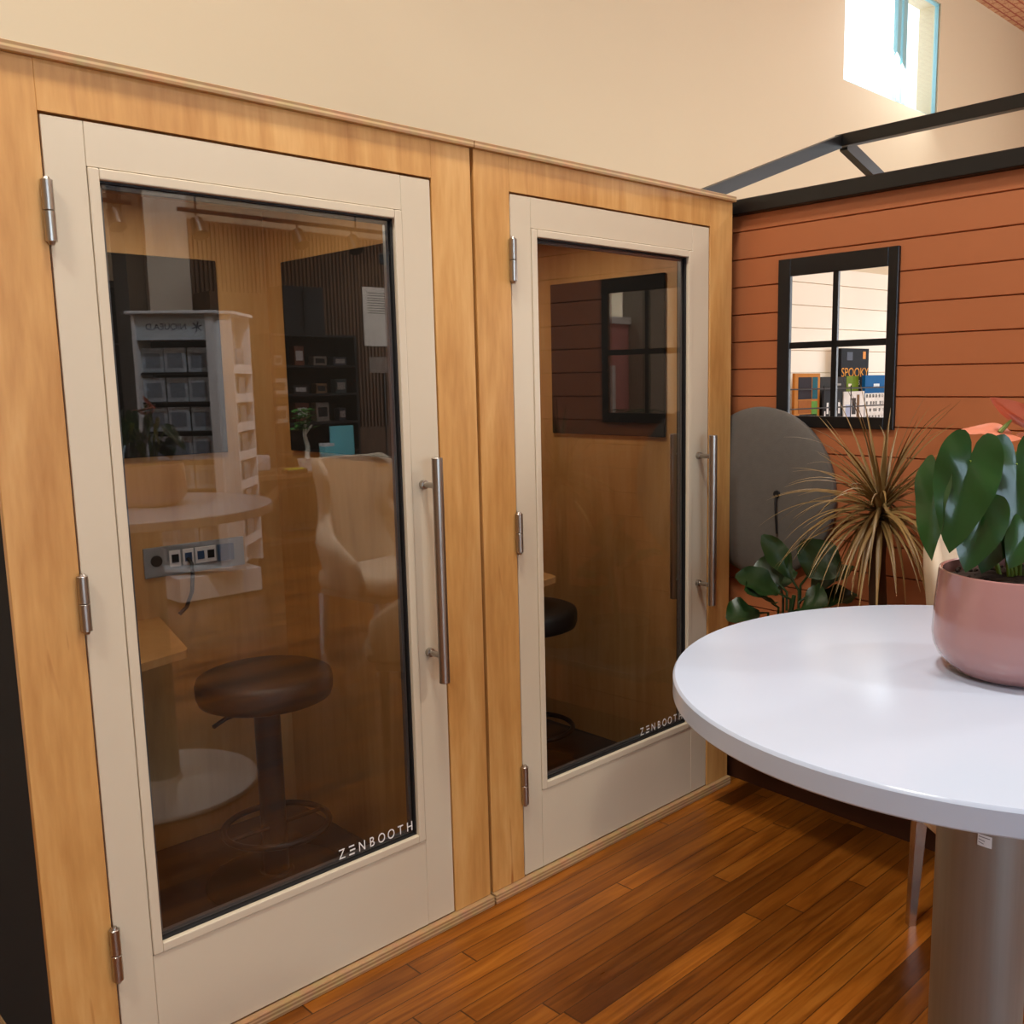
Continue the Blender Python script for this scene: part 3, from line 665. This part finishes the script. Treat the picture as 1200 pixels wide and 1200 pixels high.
for i in range(160):
    az = rd.uniform(0, 2*PI); u = rd.random()
    el = (-.2+1.6*u) if i % 3 else rd.uniform(-.9, .3)
    Lg = rd.uniform(.27, .40)
    hi = math.cos(az)*.19
    if math.cos(az) > .25 and el < 1.0: Lg = min(Lg, .16/math.cos(az))
    blade(k, (0, 0, 1.06-.445+.07*u), az, el, Lg, rd.uniform(.0045, .008), rd.uniform(.3, 1.5) if el > .5 else rd.uniform(1.0, 2.4), xm=.16)
k.build('foliage', blades, dr, smooth=80)

fp = empty('fiddle_leaf_plant', (2.43, -.33, .445), 0, 'dark broad leaved plant on the ledge below the grey felt disc', 'potted plant')
MB().lathe([(0, 0), (.08, 0), (.085, .01), (.11, .14), (.115, .15), (.105, .15), (.1, .12), (0, .12)], 40).build('planter', terrac, fp, smooth=40)
MB().lathe([(.101, .122), (0, .128)], 24).build('soil', soil, fp)
k = MB(); sm = MB()
sm.tube([(0, 0, .12), (.0, -.03, .25), (.005, -.05, .355)], [.012, .01, .007], 10)
def oval(mb, base, tip, width, up, droop=.0, n=10, m=6):
    base, tip, up = Vector(base), Vector(tip), Vector(up); ax = tip-base; Lg = ax.length; ax.normalize()
    sd_ = ax.cross(up).normalized(); nn = sd_.cross(ax).normalized()
    def f(i, j):
        u = j*2-1; wv = width*.5*math.sin(PI*min(1, i*.97+.015))**.75*(.8+.4*i)
        return base+ax*(i*Lg)+sd_*u*wv+nn*(u*u*wv*.35-droop*i*i+.006*math.sin(i*14+u*2)*abs(u))
    mb.grid(f, n, m)
OV = [
    ((.019, -.058, .37), (-.037, .038, .55), .062, (-.6, -.75, .2)), ((.025, -.06, .386), (.068, -.147, .524), .125, (-.85, -.35, .35)),
    ((.015, -.061, .332), (.170, -.160, .454), .085, (-.6, .1, .8)), ((.027, -.08, .305), (.149, -.191, .368), .085, (-.5, 0, .85)),
    ((-.003, -.041, .343), (-.149, .057, .439), .085, (-.4, -.5, .75)), ((-.008, -.031, .365), (-.019, .074, .463), .125, (-.85, -.3, .35)),
    ((-.033, -.016, .317), (-.173, .001, .404), .10, (-.4, -.2, .9)), ((0., -.052, .305), (-.017, -.168, .359), .12, (-.55, 0, .85)),
    ((-.058, .006, .301), (-.189, .069, .309), .10, (-.4, -.2, .9)), ((.02, 0, .34), (.12, .10, .42), .10, (-.2, -.2, .9))]
for bs, tp, wd, up in OV:
    tp = tuple(tp)
    b2 = Vector(bs).lerp(Vector(tp), .22); oval(k, b2, tp, wd*1.3, up, .02); sm.tube([(bs[0], bs[1], bs[2]-.06), bs, b2], .004, 8)
k.build('foliage', leafd, fp, smooth=80); sm.build('stem', leafd, fp, smooth=80)

#ENV
# ------------------------------------------------------------------ what stands behind the camera and shows in the glass
slatw = wood('walnut_slat', lin(82, 58, 36), lin(112, 80, 50), lin(130, 96, 62), 2)
sl = MB(); x = 4.06
while x < 9.5:
    sl.box(x, x+.026, -7.56, -7.535, 1.0, 3.1); x += .046
sl.box(4.04, 9.54, -7.6, -7.56, .0, 3.12)
struct(sl.build('trim_1', slatw))
struct(MB().box(3.2, 3.56, -6.6, -6.25, 0, ZC).build('trim_2', plain('off_white_column', lin(206, 198, 184), .7)))
# dark shelving behind the column
dk = plain('charcoal_shelf', lin(30, 30, 32), .5); dw = wood('dark_oak', lin(84, 60, 38), lin(112, 82, 54), lin(128, 98, 66), 1.5)
def shelf_unit(loc, w_, H, d, levels, label, mat, rot=0):
    t = empty('bookcase', loc, rot, label, 'bookcase')
    m_ = MB(); m_.box(-w_/2, -w_/2+.025, -d/2, d/2, 0, H); m_.box(w_/2-.025, w_/2, -d/2, d/2, 0, H); m_.box(-w_/2+.025, w_/2-.025, -d/2, -d/2+.012, 0, H)
    m_.build('frame', mat, t)
    for z in levels: MB().box(-w_/2+.025, w_/2-.025, -d/2+.012, d/2, z-.022, z).build('shelf', mat, t)
    return t
shelf_unit((4.92, -6.75, 0), .95, 1.98, .34, (.08, .5, .83, 1.12, 1.40, 1.68, 1.98), 'dark bookcase against the slatted wall', dk)
rb = random.Random(5)
ITC = [(196, 190, 178), (120, 60, 30), (168, 160, 150), (90, 100, 116), (210, 206, 196), (70, 64, 60), (150, 120, 86), (104, 128, 136)]
NM = ['picture frame', 'box', 'box', 'jar', 'box', 'book', 'box']
lv = [1.12, 1.40, 1.68]; names_ = {1.12: 'third', 1.40: 'second', 1.68: 'top'}
shp = {0: 'upright', 1: 'low', 2: 'tall narrow', 3: 'small square'}
cn = {0: 'off-white', 1: 'rust brown', 2: 'grey', 3: 'blue grey', 4: 'white', 5: 'charcoal', 6: 'tan', 7: 'teal grey'}
ci = 0
for z in lv:
    for i in range(4):
        x = 4.58+.23*i; w_ = rb.uniform(.08, .17); h_ = rb.uniform(.07, .2); c = ci % 8; ci += 1
        t = empty('display_box', (x, -6.75, z), 0, '%s display box on the %s shelf of the dark bookcase' % (cn[c], names_[z]), 'box', 'display boxes on the dark bookcase')
        cm = plain('box_%d_%d' % (int(z*100), i), lin(*ITC[c]), .5)
        MB().box(-w_/2, w_/2, -.05, .05, 0, h_, .004, 2).build('carton', cm, t)
        MB().box(-w_*.35, w_*.35, .05, .052, h_*.25, h_*.75).build('front_label', white_p if c % 2 else dk, t)
bs_ = shelf_unit((2.95, -7.2, 0), 1.0, 2.42, .4, (.1, .55, 1.0, 1.45, 1.9, 2.42), 'tall black bookcase behind the white column', dk)
struct(MB().box(3.05, 3.199, -6.6, -6.3, 0, ZC).build('trim_4', plain('brown_beam', lin(96, 80, 62), .7)))
t = empty('cupboard', (4.56, -7.28, 0), 0, 'plain brown cupboard between the white column and the slatted wall', 'cupboard')
MB().box(-.45, .45, -.2, .2, .02, 2.39, .004, 1).build('body', dw, t); MB().box(-.003, .003, .2, .203, .06, 2.3).build('door_gap', dk, t)
# tall dark cabinet on the bookcase row
t = empty('speaker_cabinet', (4.84, -6.75, 1.98), 0, 'black box cabinet standing on top of the dark bookcase', 'cabinet')
MB().box(-.22, .22, -.14, .14, 0, .46, .004, 1).build('body', dk, t); MB().box(-.012, .012, .14, .15, .05, .42).build('handle', darkmetal, t)
# pale sign on the shelf end
t = empty('shelf_sign', (5.62, -6.45, 0), 0, 'pale card on a stand beside the dark bookcase', 'sign')
MB().box(-.17, .17, 0, .012, 1.60, 1.76).build('card', plain('grey_card', lin(176, 170, 160), .6), t); MB().tube([(0, .006, .02), (0, .006, 1.60)], .008, 10).build('post', darkmetal, t); MB().lathe([(0, 0), (.12, 0), (.11, .02), (0, .02)], 24).build('base', darkmetal, t)
text_mb('Menu & Info', .05, Matrix.Translation((0, .0125, 1.665)) @ Matrix.Rotation(PI, 4, 'Z') @ Matrix.Rotation(PI/2, 4, 'X'), .0004, 'CENTER').build('print', dk, t) if 0 else None
# poster
t = empty('poster', (6.42, -7.535, 2.34), 0, 'white poster with small drawings on the slatted wall', 'poster')
MB().box(-.3, .3, 0, .012, -.42, .24).build('sheet', plain('poster_paper', lin(238, 234, 224), .6), t)
k = MB()
for i in range(9): k.box(-.24, .1+.12*((i*7) % 3)/2, .012, .0135, .17-i*.028, .18-i*.028)
k.build('print', plain('poster_ink', lin(150, 144, 134), .6), t)

# rotating card rack (white) with packs
SR = plain('card_rack_blue', lin(196, 208, 216), .45)
rc = empty('card_rack', (2.80, -4.70, 0), math.radians(43), 'white revolving card rack reflected in the left booth door', 'display rack')
# local: front (+y) faces the booths
MB().box(-.3, .3, -.28, .28, .02, .19, .004, 1).build('plinth', white_p, rc, rotz=math.radians(-43))
body = MB(); HH = 1.99; D = .27
body.box(-D, -D+.02, -D, D, .24, HH-.02); body.box(D-.02, D, -D, D, .24, HH-.02); MB().box(-D+.02, D-.02, .0, .012, .24, 1.80).build('dark_backing', blackf, rc)
body.box(-D-.03, D+.03, -D-.03, D+.03, HH-.02, HH, .003, 1); body.box(-D-.02, D+.02, -D-.02, D+.02, .215, .24, .003, 1)
body.box(-D+.02, D-.02, -.012, D-.03, 1.80, HH-.02); body.box(D-.055, D-.02, D-.012, D-.001, .24, HH-.02)
body.build('cabinet', white_p, rc)
MB().tube([(0, 0, .19), (0, 0, .216)], .06, 20).build('swivel', darkmetal, rc)
sg = MB().box(-D+.02, D-.02, D-.03, D-.022, 1.80, HH-.02).build('header_sign', SR, rc)
rows = [.385+.20*i for i in range(7)]
for z in rows: MB().box(-D+.02, D-.02, .012, D-.05, z-.012, z).build('shelf', dk, rc)
MT = Matrix.Rotation(PI, 4, 'Z') @ Matrix.Rotation(PI/2, 4, 'X')
text_mb('NIQUEA.D', .058, Matrix.Translation((.085, D-.0215, 1.868)) @ MT, .0005, 'LEFT').build('header_lettering', plain('navy_print', lin(40, 52, 74), .5), rc)
k = MB(); k.lathe([(0, 0), (.018, 0), (.018, .001), (0, .001)], 16, (.15, D-.022, 1.885)) if 0 else None
for a in range(6): k.tube([(.155, D-.021, 1.885), (.155+.035*math.cos(a*PI/3+.3), D-.021, 1.885+.035*math.sin(a*PI/3+.3))], .004, 6)
k.build('header_emblem', MATS['navy_print'], rc)
cello = plain('cellophane_pack', lin(176, 186, 196), .06, var=.5, scale=26, coat=1., bump=.8, bscale=18)
ccol = ['silver', 'pale blue', 'white', 'grey']
pk0 = None
Mrc = Matrix.Translation((2.80, -4.70, 0)) @ Matrix.Rotation(math.radians(43), 4, 'Z')
pc = plain('card_print', lin(120, 128, 140), .3, var=.5, scale=40)
pidx = 0; rnm = ['bottom', 'second', 'third', 'fourth', 'fifth', 'top']; cnm = ['right', 'middle', 'left']
def pack(loc, rz, label, grp):
    global pk0
    if pk0 is None:
        pk0 = empty('card_pack'); MB().box(-.072, .072, -.009, .009, 0, .165, .003, 1).build('wrapper', cello, pk0)
        MB().box(-.05, .05, .009, .0105, .03, .13).build('card_front', pc, pk0); o = pk0
    else: o = copy_tree(pk0)
    o.location = loc; o.rotation_euler = (0, 0, rz); tag(o, label, 'card pack', grp); return o
for r_i, z in enumerate(rows):
    for c_i in range(3):
        pack(Mrc @ Vector((-.178+.152*c_i, .175+.012*((r_i+c_i) % 2), z)), math.radians(43), 'wrapped card pack on the front of the white card rack', 'card packs on the front of the rack')
# side pocket shelves (east side of the rack) with packs
for r_i, z in enumerate(rows):
    MB().box(D, D+.10, -.20, .20, z-.012, z).build('side_shelf', white_p, rc)
    MB().box(D+.09, D+.10, -.20, .20, z, z+.05).build('side_lip', white_p, rc)
    for c_i in range(2): pack(Mrc @ Vector((D+.05, -.10+.2*c_i, z)), math.radians(43-90), 'wrapped card pack in the side pockets of the white card rack', 'card packs in the side pockets')

for y_ in (-.215, .2): MB().box(D, D+.10, y_, y_+.015, .215, HH-.02).build('side_rail', white_p, rc)
MB().box(D+.03, D+.12, -.24, .24, HH-.02, HH).build('side_top', white_p, rc)
# wooden counter desk with small things
dsk = empty('wooden_desk', (3.95, -5.35, 0), 0, 'wooden counter desk behind the cream wing chair, seen in the reflection', 'desk')
MB().box(-.65, .95, -.32, .32, .74, .78, .004, 1).build('desk_top', dw, dsk)
for sx in (-.58, .88):
    for sy in (-.26, .26): MB().box(sx-.035, sx+.035, sy-.035, sy+.035, 0, .74).build('leg', dw, dsk)
MB().prism([(-.545, .5), (-.3, .74), (-.2, .74), (-.545, .4)], .24, .28, 'y').build('brace', dw, dsk)
MB().box(-.545, .845, -.02, .02, .16, .2).build('stretcher', dw, dsk)
def small(nm, loc, label, cat, parts):
    t = empty(nm, loc, 0, label, cat)
    for pn, mb, mt in parts: mb.build(pn, mt, t, smooth=40)
k = MB(); rb2 = random.Random(2)
for i in range(60):
    a, e_ = rb2.uniform(0, 2*PI), rb2.uniform(-.2, 1.4); c = Vector((rb2.uniform(-.09, .06), rb2.uniform(-.06, .06), .40+rb2.uniform(-.07, .10)))
    oval(k, c, c+Vector((math.cos(a)*.06, math.sin(a)*.06, .02*math.sin(e_))), .035, (0, 0.2, 1), 0, 3, 2)
small('bonsai_tree', (3.97, -5.2, .78), 'small white stemmed bonsai on the wooden desk', 'potted plant',
      [('foliage', k, plain('bonsai_leaf', lin(72, 130, 50), .5, var=.4)), ('trunk', MB().tube([(0, 0, .10), (.01, 0, .2), (-.015, 0, .3), (0, 0, .42)], [.022, .018, .016, .01], 10).tube([(-.01, 0, .3), (.06, 0, .38)], [.012, .006], 8), plain('pale_trunk', lin(226, 222, 206), .7)),
       ('pot', MB().lathe([(0, 0), (.06, 0), (.08, .1), (.07, .1), (0, .09)], 24), white_p)])
cy = plain('cyan_display', lin(120, 214, 226), .4)
small('cyan_display_box', (4.28, -5.15, .78), 'pale cyan upright display card on the wooden desk', 'display card', [('card', MB().box(-.11, .11, -.01, .01, 0, .36), cy), ('foot', MB().box(-.08, .08, -.05, .05, 0, .012), white_p)])
small('cyan_carton', (4.10, -5.1, .78), 'narrow pale cyan carton beside the bonsai', 'box', [('carton', MB().box(-.045, .045, -.045, .045, 0, .22, .003, 1), cy), ('lid', MB().box(-.046, .046, -.046, .046, .2, .225), white_p)])
small('lime_tin', (3.78, -5.08, .78), 'low tin with lime green beads on the wooden desk', 'tin', [('tin', MB().box(-.09, .09, -.05, .05, 0, .03, .003, 1), darkmetal), ('beads', MB().box(-.08, .08, -.04, .04, .03, .04), plain('lime_beads', lin(190, 200, 40), .4, var=.5, scale=60))])
small('glass_jar_stand', (3.5, -5.2, .78), 'brown tray of wrapped sweets at the left end of the wooden desk', 'tray', [('tray', MB().box(-.12, .12, -.1, .1, 0, .03, .004, 1), dw), ('sweets', MB().box(-.1, .1, -.08, .08, .03, .16, .02, 2), cello)])
# track lights
def track(x0, x1, y, z, heads, label):
    t = empty('track_light', (x0, y, z), 0, label, 'track light')
    MB().box(0, x1-x0, -.018, .018, 0, .03).build('rail', darkmetal, t)
    for hx in ([.15, (x1-x0)*.55, x1-x0-.1]): MB().tube([(hx, 0, .03), (hx, 0, ZC-z)], .008, 8).build('stem', darkmetal, t)
    for hx in heads:
        h = MB(); a = Vector((hx-x0, 0, 0)); d = Vector((0, .5, -.85)).normalized()
        h.tube([a, a+Vector((0, 0, -.05))], .008, 8); c = a+Vector((0, 0, -.06)); h.tube([c-d*.01, c, c+d*.1, c+d*.15, c+d*.152], [.035, .05, .062, .066, .055], 20)
        h.build('lamp_head', darkmetal, t, smooth=40)
track(3.35, 6.4, -5.94, 2.90, (3.5, 4.42, 4.98, 5.42), 'black track light with four heads over the wooden desk')
track(1.9, 2.98, -5.94, 2.90, (2.2, 2.84), 'short black track light with two heads beside the white column')
# pink partition and palm seen through the cabin window in the glass
t = empty('pink_partition', (5.9, -3.75, 0), 0, 'pink partition with white top rail beyond the cabin', 'partition panel')
MB().box(-1.0, .45, -.03, .03, 0, 1.98).build('panel', plain('pink_paint', lin(206, 138, 132), .6), t); MB().box(-1.02, .47, -.05, .05, 1.98, 2.04).build('top_rail', white_p, t)
MB().box(-.25, .25, .03, .05, 1.2, 1.62).build('picture_frame', white_p, t); 
struct(MB().box(6.36, 6.62, -3.8, -3.5, 0, ZC).build('trim_3', plain('grey_column', lin(150, 140, 122), .7)))
pl = empty('potted_palm', (5.45, -3.1, 0), 0, 'dark green palm standing in front of the pink partition', 'potted plant')
MB().lathe([(0, 0), (.15, 0), (.2, .5), (.18, .5), (0, .45)], 32).build('planter', terrac, pl, smooth=40)
MB().tube([(0, 0, .45), (0, 0, 1.2)], [.03, .02], 10).build('stem', bark, pl)
k = MB(); rp = random.Random(4)
for i in range(11):
    az = 2*PI*i/11+rp.uniform(-.2, .2); d = Vector((math.cos(az), math.sin(az), 1.1)).normalized(); q = Vector((0, 0, 1.1))
    for j in range(14):
        q = q+d*.036; d = (d+Vector((0, 0, -.10))).normalized()
        for sg in (-1, 1): blade(k, q, az+sg*1.0, .25, .17*(1-j/22), .006, .7, 4)
k.build('foliage', leafd, pl)

# ------------------------------------------------------------------ light
W = bpy.data.worlds.new('sky'); S.world = W; W.use_nodes = True
W.node_tree.nodes['Background'].inputs[0].default_value = (.82, .93, 1, 1); W.node_tree.nodes['Background'].inputs[1].default_value = 3.0
def area(nm, loc, target, sx, sy, e, col):
    d = bpy.data.lights.new(nm, 'AREA'); d.shape = 'RECTANGLE'; d.size = sx; d.size_y = sy; d.energy = e; d.color = col
    o = bpy.data.objects.new(nm, d); COL.objects.link(o); o.location = loc
    o.rotation_euler = (Vector(target)-Vector(loc)).to_track_quat('-Z', 'Y').to_euler(); return o
area('daylight_front', ((fx0+fx1)/2, YF-.02, 1.9), ((fx0+fx1)/2, 0, 1.7), 4.6, 2.5, 95, (.5, .72, 1))
area('daylight_right', (XR-.02, -4.5, 2.), (0, -4.5, 1.6), 4.1, 2.5, 620, (.92, .96, 1))
area('daylight_clerestory', (7.7, YB-.02, 4.24), (5.5, -1.5, 1.), 1.5, .9, 60, (.9, .95, 1))
def spot(nm, loc, tgt, e, col, ang=70, r=.06, bl=.6):
    d = bpy.data.lights.new(nm, 'SPOT'); d.energy = e; d.color = col; d.spot_size = math.radians(ang); d.shadow_soft_size = r; d.spot_blend = bl
    o = bpy.data.objects.new(nm, d); COL.objects.link(o); o.location = loc
    o.rotation_euler = (Vector(tgt)-Vector(loc)).to_track_quat('-Z', 'Y').to_euler(); return o
WARM = (1, .965, .91)
for i, (x, y) in enumerate(((.7, -1.0), (3.2, -5.2), (-1.6, -1.1), (5.6, -2.3))):
    # flush ceiling lamps
    t = empty('ceiling_lamp', (x, y, ZC-.05), 0, ['round ceiling lamp above the left booth', 'round ceiling lamp above the white card rack', 'round ceiling lamp near the left wall', 'round ceiling lamp above the cabin'][i], 'ceiling lamp', 'ceiling lamps')
    MB().lathe([(0, .0), (.3, .0), (.32, .02), (.32, .05), (0, .05)], 40).build('diffuser', MATS.get('lamp_glow') or emit('lamp_glow', (1, .85, .65, 1), 3), t)
    d = bpy.data.lights.new('ceiling_lamp_light', 'AREA'); d.shape = 'DISK'; d.size = .6; d.energy = (92, 110, 84, 80)[i]; d.color = WARM
    o = bpy.data.objects.new('ceiling_lamp_light', d); COL.objects.link(o); o.parent = t; o.location = (0, 0, -.03)
spot('added_spot', (5.42, -5.8, 2.85), (6.4, -7.5, 2.3), 190, (1, .97, .92), 40)  # added at a track head, stands in for sunlight on the poster
spot('added_spot', (3.0, -3.2, 4.6), (4.12, -5.2, 1.05), 240, (.95, .98, 1), 22)  # added light with no fixture, imitates sun on the cyan display and bonsai
spot('added_spot', (2.6, -2.2, 4.7), (2.85, -4.1, .8), 700, (.8, .9, 1), 64)  # unseen extra spot without a lamp body, brightens card rack and wing chair

S.view_settings.view_transform = 'Standard'; S.view_settings.look = 'None'; S.view_settings.gamma = 1; S.view_settings.use_curve_mapping = False
S.view_settings.exposure = 0.
S.cycles.max_bounces = 10; S.cycles.transparent_max_bounces = 24; S.cycles.glossy_bounces = 5; S.cycles.diffuse_bounces = 5
S.cycles.caustics_reflective = False; S.cycles.caustics_refractive = False
S.cycles.sample_clamp_indirect = 6
S.cycles.use_denoising = True
